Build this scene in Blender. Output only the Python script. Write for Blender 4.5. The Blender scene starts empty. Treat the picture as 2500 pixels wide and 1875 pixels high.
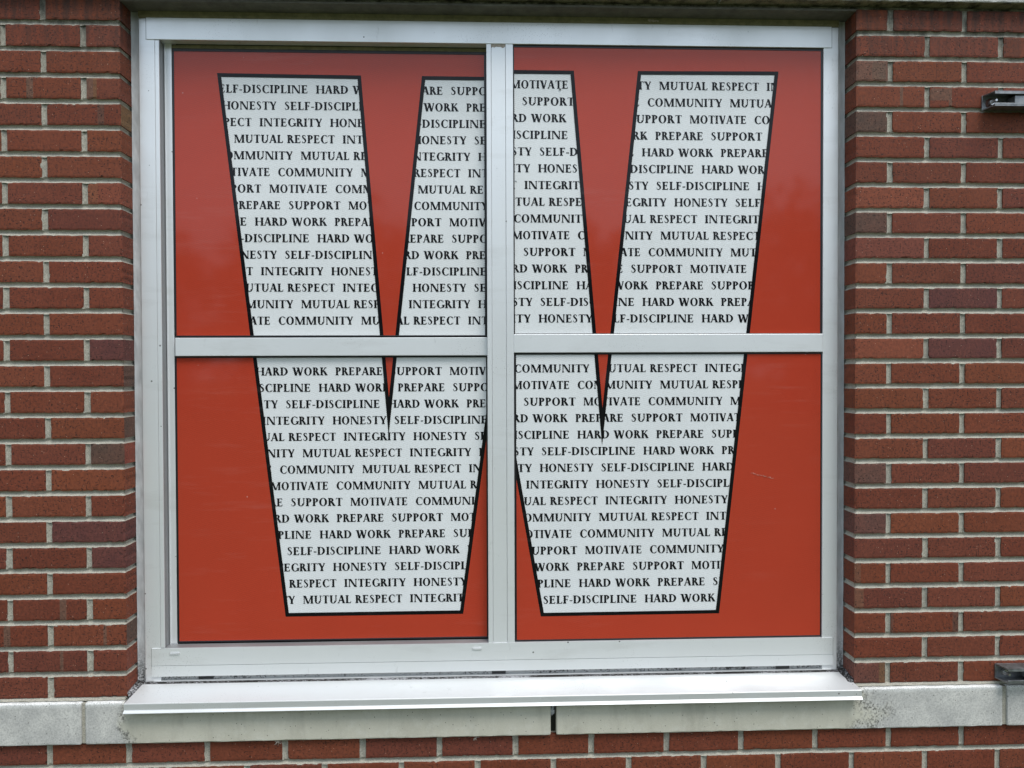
import bpy, bmesh, math, random
from mathutils import Vector, Matrix
from mathutils.geometry import delaunay_2d_cdt
random.seed(11)
S = bpy.context.scene
COL = S.collection

# ------------------------------------------------------------------ camera, sky, sun, exposure
cam = bpy.data.cameras.new('camera')
cam.sensor_width = 36.0
cam.lens = 36.0 * 1851.65 / 2500.0
cam.clip_start = 0.05
cam.clip_end = 2000
co = bpy.data.objects.new('camera', cam)
COL.objects.link(co)
R = [[0.9993313129956627, 0.036362087705876976, 0.00383737462793208],
     [-0.03641479809414914, 0.9992286423724327, 0.014699753137636655],
     [-0.0032999009268975077, -0.014829660826034307, 0.9998845892470077]]
co.matrix_world = Matrix([[R[i][0], R[i][2], -R[i][1], (0.939298, -2.011743, 0.784318)[i]] for i in range(3)] + [[0, 0, 0, 1]])
S.camera = co

SUN_EL, SUN_AZ = math.radians(60), math.radians(150)      # behind the camera, a little to the right
W = bpy.data.worlds.new('World')
S.world = W
W.use_nodes = True
nt = W.node_tree
nt.nodes.clear()
sky = nt.nodes.new('ShaderNodeTexSky')
sky.sky_type = 'NISHITA'
sky.sun_disc = False
sky.sun_elevation = SUN_EL
sky.sun_rotation = SUN_AZ
sky.dust_density = 2.0
tc = nt.nodes.new('ShaderNodeTexCoord')
cn = nt.nodes.new('ShaderNodeTexNoise')
cn.inputs['Scale'].default_value = 2.2
cn.inputs['Detail'].default_value = 5
nt.links.new(tc.outputs['Generated'], cn.inputs['Vector'])
cr = nt.nodes.new('ShaderNodeMapRange')
cr.inputs[1].default_value = 0.3
cr.inputs[2].default_value = 0.7
cr.inputs[3].default_value = 0.55
cr.inputs[4].default_value = 0.9
nt.links.new(cn.outputs['Fac'], cr.inputs[0])
mx = nt.nodes.new('ShaderNodeMix')
mx.data_type = 'RGBA'
mx.inputs[7].default_value = (7.0, 8.1, 9.3, 1)              # high overcast veil
nt.links.new(cr.outputs[0], mx.inputs[0])
nt.links.new(sky.outputs[0], mx.inputs[6])
bg = nt.nodes.new('ShaderNodeBackground')
bg.inputs['Strength'].default_value = 0.088
nt.links.new(mx.outputs[2], bg.inputs['Color'])
wo = nt.nodes.new('ShaderNodeOutputWorld')
nt.links.new(bg.outputs[0], wo.inputs['Surface'])

sl = bpy.data.lights.new('sun', 'SUN')
sl.energy = 1.4
sl.angle = math.radians(26)
sl.color = (1.0, 0.97, 0.93)
so = bpy.data.objects.new('sun', sl)
COL.objects.link(so)
sd = Vector((math.sin(SUN_AZ) * math.cos(SUN_EL), math.cos(SUN_AZ) * math.cos(SUN_EL), math.sin(SUN_EL)))
so.rotation_euler = sd.to_track_quat('Z', 'Y').to_euler()
so.location = sd * 20

S.view_settings.view_transform = 'Standard'
S.view_settings.look = 'None'
S.view_settings.gamma = 1
S.view_settings.use_curve_mapping = False
S.view_settings.exposure = 0.85


# ------------------------------------------------------------------ materials
def srgb(r, g, b):
    f = lambda c: ((c / 255 + 0.055) / 1.055) ** 2.4 if c > 10.3 else c / 255 / 12.92
    return (f(r), f(g), f(b), 1)


class NM:
    """a small node-graph writer"""
    def __init__(self, name):
        self.m = bpy.data.materials.new(name)
        self.m.use_nodes = True
        self.t = self.m.node_tree
        self.b = self.t.nodes['Principled BSDF']
        self.tc = self.t.nodes.new('ShaderNodeTexCoord')

    def put(self, sock, v):
        if hasattr(v, 'links'):
            self.t.links.new(v, sock)
        else:
            sock.default_value = v

    def math(self, op, a, b=0.0, c=0.0, clamp=False):
        n = self.t.nodes.new('ShaderNodeMath')
        n.operation = op
        n.use_clamp = clamp
        self.put(n.inputs[0], a)
        self.put(n.inputs[1], b)
        self.put(n.inputs[2], c)
        return n.outputs[0]

    def vec(self, scale=(1, 1, 1), loc=(0, 0, 0), src=None):
        n = self.t.nodes.new('ShaderNodeMapping')
        n.inputs['Scale'].default_value = scale
        n.inputs['Location'].default_value = loc
        self.t.links.new(src or self.tc.outputs['Object'], n.inputs['Vector'])
        return n.outputs[0]

    def noise(self, scale=1.0, detail=2.0, vec=None, rough=0.5, dist=0.0):
        n = self.t.nodes.new('ShaderNodeTexNoise')
        n.inputs['Scale'].default_value = scale
        n.inputs['Detail'].default_value = detail
        n.inputs['Roughness'].default_value = rough
        n.inputs['Distortion'].default_value = dist
        self.t.links.new(vec or self.tc.outputs['Object'], n.inputs['Vector'])
        return n.outputs['Fac']

    def voronoi(self, scale, vec=None, out='Distance', rnd=1.0):
        n = self.t.nodes.new('ShaderNodeTexVoronoi')
        n.inputs['Scale'].default_value = scale
        n.inputs['Randomness'].default_value = rnd
        self.t.links.new(vec or self.tc.outputs['Object'], n.inputs['Vector'])
        return n.outputs[out]

    def ramp(self, v, lo, hi, a=0.0, b=1.0):
        n = self.t.nodes.new('ShaderNodeMapRange')
        self.put(n.inputs[0], v)
        n.inputs[1].default_value = lo
        n.inputs[2].default_value = hi
        n.inputs[3].default_value = a
        n.inputs[4].default_value = b
        return n.outputs[0]

    def mix(self, f, a, b, mode='MIX'):
        n = self.t.nodes.new('ShaderNodeMix')
        n.data_type = 'RGBA'
        n.blend_type = mode
        self.put(n.inputs[0], f)
        self.put(n.inputs[6], a)
        self.put(n.inputs[7], b)
        return n.outputs[2]

    def xyz(self, src=None):
        n = self.t.nodes.new('ShaderNodeSeparateXYZ')
        self.t.links.new(src or self.tc.outputs['Object'], n.inputs[0])
        return n.outputs

    def attr(self, name):
        n = self.t.nodes.new('ShaderNodeAttribute')
        n.attribute_name = name
        return n

    def bump(self, h, strength=0.5, dist=0.002):
        n = self.t.nodes.new('ShaderNodeBump')
        n.inputs['Strength'].default_value = strength
        n.inputs['Distance'].default_value = dist
        self.t.links.new(h, n.inputs['Height'])
        self.t.links.new(n.outputs[0], self.b.inputs['Normal'])

    def set(self, color=None, rough=None, metal=None, spec=None, coat=None, coat_rough=None):
        if color is not None: self.put(self.b.inputs['Base Color'], color)
        if rough is not None: self.put(self.b.inputs['Roughness'], rough)
        if metal is not None: self.put(self.b.inputs['Metallic'], metal)
        if spec is not None: self.put(self.b.inputs['Specular IOR Level'], spec)
        if coat is not None: self.put(self.b.inputs['Coat Weight'], coat)
        if coat_rough is not None: self.put(self.b.inputs['Coat Roughness'], coat_rough)
        return self.m


def mat_brick():
    n = NM('brick_clay')
    tone = n.attr('tone').outputs['Color']
    big = n.noise(14, 3)
    c = n.mix(n.ramp(big, 0.3, 0.7, 0, 0.22), tone, (0.24, 0.075, 0.042, 1))
    fine = n.noise(1, 4, n.vec((160, 160, 110)))
    c = n.mix(1.0, c, n.mix(n.ramp(fine, 0.3, 0.7), (0.72, 0.72, 0.72, 1), (1.22, 1.2, 1.2, 1)), 'MULTIPLY')
    # wire-cut drag marks: short dark dashes and pits, a few long upright scratches
    pit = n.ramp(n.noise(1, 2, n.vec((150, 150, 330))), 0.60, 0.645)
    pit2 = n.ramp(n.noise(1, 2, n.vec((330, 330, 90), (3, 1, 7))), 0.64, 0.685)
    area = n.ramp(n.noise(9, 2, n.vec((1, 1, 1), (5, 5, 5))), 0.28, 0.5)
    p = n.math('MULTIPLY', n.math('MAXIMUM', pit, pit2), area)
    c = n.mix(n.math('MULTIPLY', p, 0.9), c, (0.022, 0.010, 0.008, 1))
    scr = n.math('MULTIPLY', n.ramp(n.noise(1, 1, n.vec((260, 260, 9), (1, 4, 2))), 0.74, 0.77), 0.6)
    c = n.mix(scr, c, (0.035, 0.014, 0.01, 1))
    # pale grains
    v = n.voronoi(190)
    sel = n.ramp(n.xyz(n.voronoi(190, None, 'Color'))[0], 0.93, 0.94)
    g = n.math('MULTIPLY', n.ramp(v, 0.17, 0.10), sel)
    c = n.mix(g, c, (0.50, 0.36, 0.27, 1))
    # sooty run marks below the upper stone course
    z = n.xyz()[2]
    st = n.math('MULTIPLY', n.ramp(z, 1.56, 1.76), n.ramp(n.noise(1, 4, n.vec((55, 55, 7), (2, 8, 3))), 0.38, 0.62))
    c = n.mix(n.math('MULTIPLY', st, 0.8), c, (0.030, 0.022, 0.018, 1))
    h = n.math('ADD', n.math('MULTIPLY', fine, 0.6), n.math('MULTIPLY', p, -1.2))
    n.bump(h, 0.55, 0.0016)
    return n.set(c, n.ramp(fine, 0.2, 0.8, 0.62, 0.9), spec=0.3)


def mat_mortar():
    n = NM('mortar')
    g = n.noise(1, 3, n.vec((420, 420, 420)), 0.7)
    b = n.noise(11, 3)
    c = n.mix(n.ramp(g, 0.3, 0.72), (0.25, 0.236, 0.196, 1), (0.57, 0.54, 0.45, 1))
    c = n.mix(n.ramp(b, 0.45, 0.75, 0, 0.4), c, (0.22, 0.22, 0.20, 1))
    z = n.xyz()[2]
    st = n.math('MULTIPLY', n.ramp(z, 1.5, 1.76), n.ramp(n.noise(1, 4, n.vec((40, 40, 14), (2, 8, 3))), 0.36, 0.6))
    c = n.mix(n.math('MULTIPLY', st, 0.88), c, (0.05, 0.048, 0.04, 1))
    n.bump(n.math('ADD', g, n.math('MULTIPLY', n.noise(60, 3), 1.4)), 0.8, 0.0022)
    return n.set(c, 0.95, spec=0.15)


def mat_stone():
    n = NM('cast_stone')
    x, y, z = n.xyz()
    grain = n.noise(1, 4, n.vec((380, 380, 380)), 0.75)
    clean = n.mix(n.ramp(n.noise(5, 4), 0.3, 0.7), (0.50, 0.48, 0.395, 1), (0.60, 0.58, 0.485, 1))
    run = n.ramp(n.noise(1, 5, n.vec((20, 20, 4.5), (3, 3, 8)), 0.65), 0.50, 0.68)
    clean = n.mix(n.math('MULTIPLY', run, 0.38), clean, (0.33, 0.31, 0.25, 1))
    clean = n.mix(n.ramp(n.noise(30, 6, None, 0.7), 0.52, 0.66, 0, 0.3), clean, (0.68, 0.67, 0.60, 1))
    # the ends outside the metal sill are washed and lichened to a mottled blue grey
    edge = n.math('ADD', n.math('ABSOLUTE', n.math('SUBTRACT', x, 0.985)), n.ramp(n.noise(9, 4), 0.2, 0.8, -0.12, 0.12))
    out = n.ramp(edge, 0.955, 1.01)
    mot = n.noise(13, 8, None, 0.72)
    worn = n.mix(n.ramp(mot, 0.36, 0.66), (0.46, 0.455, 0.435, 1), (0.66, 0.65, 0.605, 1))
    worn = n.mix(n.ramp(n.noise(1, 3, n.vec((230, 230, 230)), 0.7), 0.36, 0.55, 0.5, 0.0), worn, (0.24, 0.24, 0.23, 1))
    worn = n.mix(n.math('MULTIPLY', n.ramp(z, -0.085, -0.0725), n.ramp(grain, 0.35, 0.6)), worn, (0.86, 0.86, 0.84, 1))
    c = n.mix(out, clean, worn)
    # mould collar at the boundary
    ring = n.math('MULTIPLY', n.ramp(n.math('ABSOLUTE', n.math('SUBTRACT', edge, 0.985)), 0.0, 0.05, 1, 0), n.ramp(n.noise(1, 3, n.vec((210, 210, 210))), 0.45, 0.62))
    c = n.mix(n.math('MULTIPLY', ring, 0.8), c, (0.03, 0.03, 0.028, 1))
    # pin holes
    v = n.voronoi(150)
    sel = n.ramp(n.xyz(n.voronoi(150, None, 'Color'))[0], 0.88, 0.9)
    c = n.mix(n.math('MULTIPLY', n.ramp(v, 0.24, 0.12), sel), c, (0.07, 0.065, 0.055, 1))
    c = n.mix(n.ramp(grain, 0.3, 0.7, 0.18, 0.0), c, (0.25, 0.24, 0.2, 1))
    n.bump(n.math('ADD', grain, n.math('MULTIPLY', mot, 0.5)), 0.5, 0.0015)
    return n.set(c, 0.9, spec=0.2)


def mat_stone_dirty():
    n = NM('cast_stone_soiled')
    g = n.noise(1, 4, n.vec((300, 300, 300)), 0.75)
    b = n.noise(24, 5, None, 0.7)
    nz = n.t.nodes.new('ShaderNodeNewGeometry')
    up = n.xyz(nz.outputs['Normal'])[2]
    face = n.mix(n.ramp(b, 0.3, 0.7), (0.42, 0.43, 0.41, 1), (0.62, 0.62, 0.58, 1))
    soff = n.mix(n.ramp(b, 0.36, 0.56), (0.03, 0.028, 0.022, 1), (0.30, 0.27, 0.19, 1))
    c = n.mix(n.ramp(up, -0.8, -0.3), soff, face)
    c = n.mix(n.ramp(g, 0.35, 0.6, 0.5, 0.0), c, (0.06, 0.055, 0.045, 1))
    n.bump(g, 0.6, 0.002)
    return n.set(c, 0.95, spec=0.1)


def mat_white(name='white_aluminium', base=(0.82, 0.835, 0.84, 1), rough=0.33, dirt=1.0, metal=0.40):
    n = NM(name)
    v = n.voronoi(42)
    sel = n.ramp(n.xyz(n.voronoi(42, None, 'Color'))[0], 0.90, 0.91)
    sp = n.math('MULTIPLY', n.ramp(v, 0.115, 0.08), sel)
    big = n.noise(6, 4, n.vec((1, 1, 0.5)))
    c = n.mix(n.ramp(big, 0.35, 0.7, 0, 0.22 * dirt), base, (0.55, 0.565, 0.56, 1))
    sm = n.ramp(n.noise(1, 5, n.vec((34, 34, 12), (4, 2, 9)), 0.7), 0.64, 0.74)
    c = n.mix(n.math('MULTIPLY', sm, 0.32 * dirt), c, (0.33, 0.33, 0.32, 1))
    c = n.mix(n.math('MULTIPLY', sp, 0.85 * dirt), c, (0.09, 0.085, 0.08, 1))
    # clusters of fine fly specks, pale scuffs and a film of grime
    fs = n.math('MULTIPLY', n.ramp(n.voronoi(210), 0.20, 0.12), n.ramp(n.noise(4.5, 3, n.vec((1, 1, 1), (7, 3, 1))), 0.56, 0.66))
    c = n.mix(n.math('MULTIPLY', fs, 0.55 * dirt), c, (0.16, 0.155, 0.145, 1))
    sc = n.math('MULTIPLY', n.ramp(n.noise(1, 4, n.vec((90, 90, 22), (1, 5, 2)), 0.7), 0.66, 0.72), n.ramp(n.noise(3.5, 2, n.vec((1, 1, 1), (2, 2, 9))), 0.52, 0.62))
    c = n.mix(n.math('MULTIPLY', sc, 0.6 * dirt), c, (0.92, 0.92, 0.90, 1))
    gr = n.ramp(n.noise(1, 5, n.vec((3, 3, 14), (6, 1, 4)), 0.65), 0.55, 0.75)
    c = n.mix(n.math('MULTIPLY', gr, 0.25 * dirt), c, (0.40, 0.39, 0.35, 1))
    n.bump(n.noise(1, 2, n.vec((7, 7, 7))), 0.08, 0.004)
    return n.set(c, n.ramp(big, 0.3, 0.7, rough - 0.05, rough + 0.12), metal, spec=0.5)


def mat_plain(name, col, rough=0.6, spec=0.4, var=0.25, scale=40, metal=0.0):
    n = NM(name)
    f = n.noise(scale, 4, None, 0.65)
    dark = tuple(c * (1 - var) for c in col[:3]) + (1,)
    lite = tuple(min(1, c * (1 + var)) for c in col[:3]) + (1,)
    c = n.mix(n.ramp(f, 0.3, 0.7), dark, lite)
    n.bump(f, 0.25, 0.001)
    return n.set(c, rough, metal, spec)


def mat_mould(name, pale, amount):
    n = NM(name)
    f = n.noise(1, 4, n.vec((240, 240, 260)), 0.75)
    g = n.noise(8, 3)
    t = n.math('ADD', f, n.ramp(g, 0.3, 0.7, -0.1, 0.1))
    c = n.mix(n.ramp(t, amount - 0.05, amount + 0.06), (0.022, 0.02, 0.018, 1), pale)
    n.bump(f, 0.7, 0.002)
    return n.set(c, 0.85, spec=0.2)


def mat_caulk():
    n = NM('grey_caulk')
    f = n.noise(1, 3, n.vec((60, 60, 18)))
    c = n.mix(n.ramp(f, 0.3, 0.7), (0.36, 0.37, 0.375, 1), (0.50, 0.51, 0.515, 1))
    z = n.xyz()[2]
    m = n.math('MULTIPLY', n.ramp(z, 0.06, -0.05), n.ramp(n.noise(1, 4, n.vec((170, 170, 170)), 0.7), 0.40, 0.54))
    c = n.mix(m, c, (0.02, 0.02, 0.018, 1))
    n.bump(n.noise(1, 3, n.vec((90, 90, 28))), 0.7, 0.004)
    return n.set(c, 0.6, spec=0.4)


def mat_film(name, ink, hole, fill, coat=0.72):
    """perforated one-way vinyl: rows of round holes on a 3.2 mm staggered grid, under a clear gloss"""
    n = NM(name)
    x, y, z = n.xyz()
    px, pz = 0.0032, 0.0032 * math.sqrt(3)

    def dist(ox, oz):
        u = n.math('SUBTRACT', n.math('FRACT', n.math('ADD', n.math('DIVIDE', x, px), ox)), 0.5)
        w = n.math('MULTIPLY', n.math('SUBTRACT', n.math('FRACT', n.math('ADD', n.math('DIVIDE', z, pz), oz)), 0.5), math.sqrt(3))
        return n.math('SQRT', n.math('ADD', n.math('MULTIPLY', u, u), n.math('MULTIPLY', w, w)))
    d = n.math('MINIMUM', dist(0, 0), dist(0.5, 0.5))
    m = n.ramp(d, fill + 0.05, fill - 0.05)
    v = n.noise(3.2, 3)
    inkc = n.mix(n.ramp(v, 0.3, 0.7, 0, 0.12), ink, tuple(c * 0.8 for c in ink[:3]) + (1,))
    dust = n.math('MULTIPLY', n.ramp(n.noise(1, 5, n.vec((5, 5, 46), (3, 0, 6)), 0.7), 0.54, 0.74), n.ramp(n.noise(2.2, 2, n.vec((1, 1, 1), (4, 4, 1))), 0.42, 0.62))
    inkc = n.mix(n.math('MULTIPLY', dust, 0.05), inkc, (0.62, 0.50, 0.46, 1))
    mote = n.math('MULTIPLY', n.ramp(n.voronoi(24), 0.05, 0.025), n.ramp(n.xyz(n.voronoi(24, None, 'Color'))[0], 0.80, 0.82))
    inkc = n.mix(n.math('MULTIPLY', mote, 0.5), inkc, (0.70, 0.62, 0.58, 1))
    c = n.mix(m, inkc, hole)
    bp = n.t.nodes.new('ShaderNodeBump')                     # the glass is never quite flat
    bp.inputs['Strength'].default_value = 0.12
    bp.inputs['Distance'].default_value = 0.01
    n.t.links.new(n.noise(2.6, 2), bp.inputs['Height'])
    n.t.links.new(bp.outputs[0], n.b.inputs['Coat Normal'])
    return n.set(c, 0.5, spec=0.05, coat=coat, coat_rough=0.06)


def mat_steel():
    n = NM('galvanised_steel')
    f = n.noise(70, 4)
    c = n.mix(n.ramp(f, 0.3, 0.7), (0.17, 0.175, 0.18, 1), (0.31, 0.32, 0.33, 1))
    return n.set(c, n.ramp(f, 0.3, 0.7, 0.35, 0.55), metal=0.85)


M = dict(
    brick=mat_brick(), mortar=mat_mortar(), stone=mat_stone(), soiled=mat_stone_dirty(),
    white=mat_white(), sill=mat_white('white_sill_metal', (0.69, 0.70, 0.695, 1), 0.44, 0.9, 0.48),
    strip=mat_white('grey_track_and_shade', (0.25, 0.255, 0.26, 1), 0.4, 1.0),
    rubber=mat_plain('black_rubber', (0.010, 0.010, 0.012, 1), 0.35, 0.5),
    lintel=mat_plain('painted_lintel', (0.115, 0.108, 0.088, 1), 0.6, 0.3, 0.3, 30),
    olive=mat_plain('olive_sealant', (0.23, 0.205, 0.125, 1), 0.6, 0.3, 0.25, 60),
    caulk=mat_caulk(), mould=mat_mould('mouldy_joint', (0.46, 0.46, 0.455, 1), 0.425),
    mould_sill=mat_mould('mouldy_bead', (0.35, 0.35, 0.36, 1), 0.56),
    glass=mat_plain('dark_glass', (0.012, 0.013, 0.014, 1), 0.05, 0.5, 0.05),
    room=mat_plain('dark_room', (0.03, 0.03, 0.03, 1), 0.9, 0.1),
    white_film=mat_film('white_film', (0.88, 0.90, 0.90, 1), (0.06, 0.065, 0.07, 1), 0.235),
    red_film=mat_film('red_film', (0.53, 0.057, 0.026, 1), (0.030, 0.006, 0.005, 1), 0.25),
    black_film=mat_film('black_film', (0.004, 0.004, 0.005, 1), (0.006, 0.006, 0.007, 1), 0.25, 0.4),
    ink=mat_film('lettering_ink', (0.006, 0.007, 0.009, 1), (0.012, 0.012, 0.014, 1), 0.2, 0.35),
    steel=mat_steel(), bright=mat_plain('zinc_bolt', (0.55, 0.55, 0.55, 1), 0.3, 0.5, 0.2, 200, 0.9),
    rust=mat_plain('rusty_washer', (0.10, 0.045, 0.035, 1), 0.7, 0.3, 0.4, 150),
    beige=mat_plain('bare_primer', (0.40, 0.34, 0.29, 1), 0.8, 0.2, 0.25, 150),
    web=mat_plain('cobweb', (0.45, 0.42, 0.36, 1), 0.9, 0.1),
    insect=mat_plain('insect', (0.015, 0.012, 0.010, 1), 0.5, 0.4),
    scratch=mat_plain('bare_scratch', (0.52, 0.24, 0.19, 1), 0.5, 0.4),
    lawn=mat_plain('lawn', (0.080, 0.095, 0.045, 1), 0.95, 0.1, 0.35, 3),
    leaf=mat_plain('leaves', (0.045, 0.070, 0.026, 1), 0.8, 0.2, 0.5, 2),
)


# ------------------------------------------------------------------ object helpers
def link(name, verts, faces, mat, parent=None, cols=None, smooth=False):
    me = bpy.data.meshes.new(name)
    me.from_pydata(verts, [], faces)
    if cols is not None:
        a = me.color_attributes.new('tone', 'FLOAT_COLOR', 'CORNER')
        i = 0
        flat = []
        for f, c in zip(faces, cols):
            flat += (c[0], c[1], c[2], 1.0) * len(f)
        a.data.foreach_set('color', flat)
    me.materials.append(mat)
    if smooth:
        me.polygons.foreach_set('use_smooth', [True] * len(me.polygons))
    me.update()
    o = bpy.data.objects.new(name, me)
    COL.objects.link(o)
    if parent: o.parent = parent
    return o


def link_bm(name, bm, mat, parent=None, smooth=False):
    bmesh.ops.recalc_face_normals(bm, faces=bm.faces)
    me = bpy.data.meshes.new(name)
    bm.to_mesh(me)
    bm.free()
    me.materials.append(mat)
    if smooth:
        me.polygons.foreach_set('use_smooth', [True] * len(me.polygons))
    o = bpy.data.objects.new(name, me)
    COL.objects.link(o)
    if parent: o.parent = parent
    return o


def thing(name, label, cat, group=None, kind=None):
    o = bpy.data.objects.new(name, None)
    o.empty_display_size = 0.05
    COL.objects.link(o)
    return tag(o, label, cat, group, kind)


def tag(o, label, cat, group=None, kind=None):
    o['label'] = label
    if cat: o['category'] = cat
    if group: o['group'] = group
    if kind: o['kind'] = kind
    return o


def box(bm, x0, x1, y0, y1, z0, z1, bev=0.0008):
    g = bmesh.ops.create_cube(bm, size=1.0)
    for v in g['verts']:
        v.co = Vector((x0 + (v.co.x + .5) * (x1 - x0), y0 + (v.co.y + .5) * (y1 - y0), z0 + (v.co.z + .5) * (z1 - z0)))
    if bev:
        es = list({e for v in g['verts'] for e in v.link_edges})
        bmesh.ops.bevel(bm, geom=es, offset=bev, segments=2, affect='EDGES', profile=0.5)


def boxes(name, lst, mat, parent, bev=0.0008):
    bm = bmesh.new()
    for b in lst: box(bm, *b, bev)
    return link_bm(name, bm, mat, parent)


def extrude_x(bm, prof, x0, x1, xs=None):
    """prism of a (y, z) profile along x; xs gives other x ends per profile point (left, right)"""
    a = [bm.verts.new(((xs[i][0] if xs else x0), p[0], p[1])) for i, p in enumerate(prof)]
    b = [bm.verts.new(((xs[i][1] if xs else x1), p[0], p[1])) for i, p in enumerate(prof)]
    n = len(prof)
    for i in range(n):
        bm.faces.new((a[i], a[(i + 1) % n], b[(i + 1) % n], b[i]))
    bm.faces.new(a[::-1])
    bm.faces.new(b)


def cyl(bm, c, d, r0, r1, seg=16):
    """capped cone along vector d from c"""
    d = Vector(d)
    q = d.to_track_quat('Z', 'Y').to_matrix().to_4x4()
    bmesh.ops.create_cone(bm, cap_ends=True, segments=seg, radius1=r0, radius2=r1, depth=d.length,
                          matrix=Matrix.Translation(Vector(c) + d / 2) @ q)


# ------------------------------------------------------------------ the brick wall
C, MOD, J, JH = 0.2032 / 3, 0.2032, 0.0132, 0.0152                # joints: bed, head
OX = 1.9393                                   # width of the window opening
ZB, ZT = -1 * C, 26 * C                       # lower and upper bed joints of the opening
XL, XR, GZ = -1.55, 3.45, -0.86
DEPTH = 0.095
brick_v, brick_f, brick_c = [], [], []
PAL = [(0.1543, 0.0381, 0.0169), (0.1449, 0.0342, 0.0160), (0.1638, 0.0431, 0.0197), (0.1365, 0.0325, 0.0160), (0.1701, 0.0448, 0.0179),
       (0.1502, 0.0392, 0.0216), (0.1575, 0.0392, 0.0160), (0.1407, 0.0370, 0.0188), (0.1281, 0.0336, 0.0207)]
BROWN, TAN, GREYB, PURP = (0.088, 0.054, 0.040), (0.165, 0.10, 0.045), (0.125, 0.09, 0.064), (0.105, 0.035, 0.031)


def brick(x0, x1, z0, z1, tone=None, side=None, side_tone=None, bands=(), y0=0.0):
    """one brick; its face is a grid with ragged arrises; side 'L'/'R' makes the left/right end run back into the reveal"""
    t = tone or random.choice(PAL)
    k = random.uniform(0.94, 1.08)
    if tone is None: t = tuple(c * k for c in t)
    y0 = y0 + random.uniform(-0.0007, 0.0007)
    tilt = random.uniform(-0.0006, 0.0006)
    jx = random.uniform(-0.0008, 0.0008)
    if side != 'R': x1 += jx
    if side != 'L': x0 += jx
    z0 += random.uniform(-0.0006, 0.0006)
    z1 += random.uniform(-0.0006, 0.0006)
    nx, nz = max(3, int((x1 - x0) / 0.0085)), 6
    b0 = len(brick_v)
    r = random.uniform
    for k in range(nz + 1):
        for i in range(nx + 1):
            u, w = i / nx, k / nz
            X, Z, Y = x0 + (x1 - x0) * u, z0 + (z1 - z0) * w, y0 + tilt * (u - .5)
            if i in (0, nx) or k in (0, nz):
                chip = 0.0011 if r(0, 1) < 0.06 else 0.0
                Y += r(0.0004, 0.0014) + chip
                if i == 0: X += r(-0.0002, 0.0006) + chip
                if i == nx: X -= r(-0.0002, 0.0006) + chip
                if k == 0: Z += r(-0.0004, 0.0009) + chip
                if k == nz: Z -= r(-0.0004, 0.0009) + chip
            elif i in (1, nx - 1) or k in (1, nz - 1):
                f = 0.84
                X = (x0 + x1) / 2 + (X - (x0 + x1) / 2) * (1 + (0.0055 / (x1 - x0) * 1.0 if i in (1, nx - 1) else 0))
                Z = (z0 + z1) / 2 + (Z - (z0 + z1) / 2) * (1.24 if k in (1, nz - 1) else 1)
            brick_v.append((X, Y, Z))
    idx = lambda i, k: b0 + k * (nx + 1) + i
    for k in range(nz):
        for i in range(nx):
            brick_f.append((idx(i, k), idx(i + 1, k), idx(i + 1, k + 1), idx(i, k + 1)))
            c = t
            u, w = (i + .5) / nx, (k + .5) / nz
            for (a, b, lo, hi, col) in bands:
                if a <= u <= b and lo <= w <= hi: c = tuple(.35 * t[q] + .65 * col[q] for q in range(3))
            brick_c.append(c)
    ring = [idx(i, 0) for i in range(nx + 1)] + [idx(nx, k) for k in range(1, nz + 1)] + \
           [idx(i, nz) for i in range(nx - 1, -1, -1)] + [idx(0, k) for k in range(nz - 1, 0, -1)]
    n = len(ring)
    lays = [0.012] if not side else [0.012, 0.03, 0.05, 0.07, DEPTH]
    prev = ring
    for d in lays:
        base = len(brick_v)
        for v in ring:
            X, Y, Z = brick_v[v]
            if d > 0.012:
                X += r(-0.0004, 0.0004)
                Z += r(-0.0004, 0.0004)
            brick_v.append((X, y0 + d, Z))
        for q in range(n):
            a, b = q, (q + 1) % n
            brick_f.append((prev[a], base + a, base + b, prev[b]))
            xm = brick_v[prev[a]][0]
            on_side = side and abs(xm - (x1 if side == 'R' else x0)) < 0.004
            brick_c.append((side_tone or t) if on_side else t)
        prev = list(range(base, base + n))


# tone of bricks that stand out beside the opening: (side, course) -> front tone, reveal tone, colour bands
ODD = {('l', 11): (None, BROWN, ()), ('l', 12): (PURP, None, ()), ('l', 9): (None, BROWN, ()), ('l', 8): (BROWN, (0.20, 0.05, 0.032), ()),
       ('l', 22): (None, None, ((0.0, 0.16, 0, 1, GREYB), (0.16, 0.32, 0, 1, TAN))), ('l', 21): (None, TAN, ((0.70, 0.79, 0, 1, BROWN),)),
       ('l', 7): (None, None, ()), ('l', 4): (PURP, None, ()), ('l', 5): (PURP, PURP, ()), ('l', 1): (None, BROWN, ((0.66, 0.72, 0, 1, GREYB),)),
       ('l', 18): ((0.20, 0.055, 0.03), None, ((0.0, 0.25, 0, 1, (0.20, 0.075, 0.035)),)),
       ('r', 23): ((0.150, 0.075, 0.052), None, ((0.5, 0.9, 0.2, 0.8, GREYB),)), ('r', 21): (BROWN, None, ()), ('r', 17): ((0.095, 0.055, 0.042), None, ()),
       ('r', 7): ((0.115, 0.058, 0.045), None, ()), ('r', 5): ((0.115, 0.052, 0.042), None, ()), ('r', 22): (None, None, ((0.63, 0.70, 0, 1, GREYB),)),
       ('r', -1): ((0.125, 0.048, 0.036), None, ((0.80, 1.0, 0, 1, TAN),)), ('r', 3): (None, None, ((0, 0.16, 0, 1, (0.15, 0.075, 0.045)),)),
       ('r', 2): (None, None, ((0, 0.14, 0, 1, (0.16, 0.085, 0.05)),)), ('r', 16): ((0.165, 0.048, 0.032), None, ())}
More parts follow.
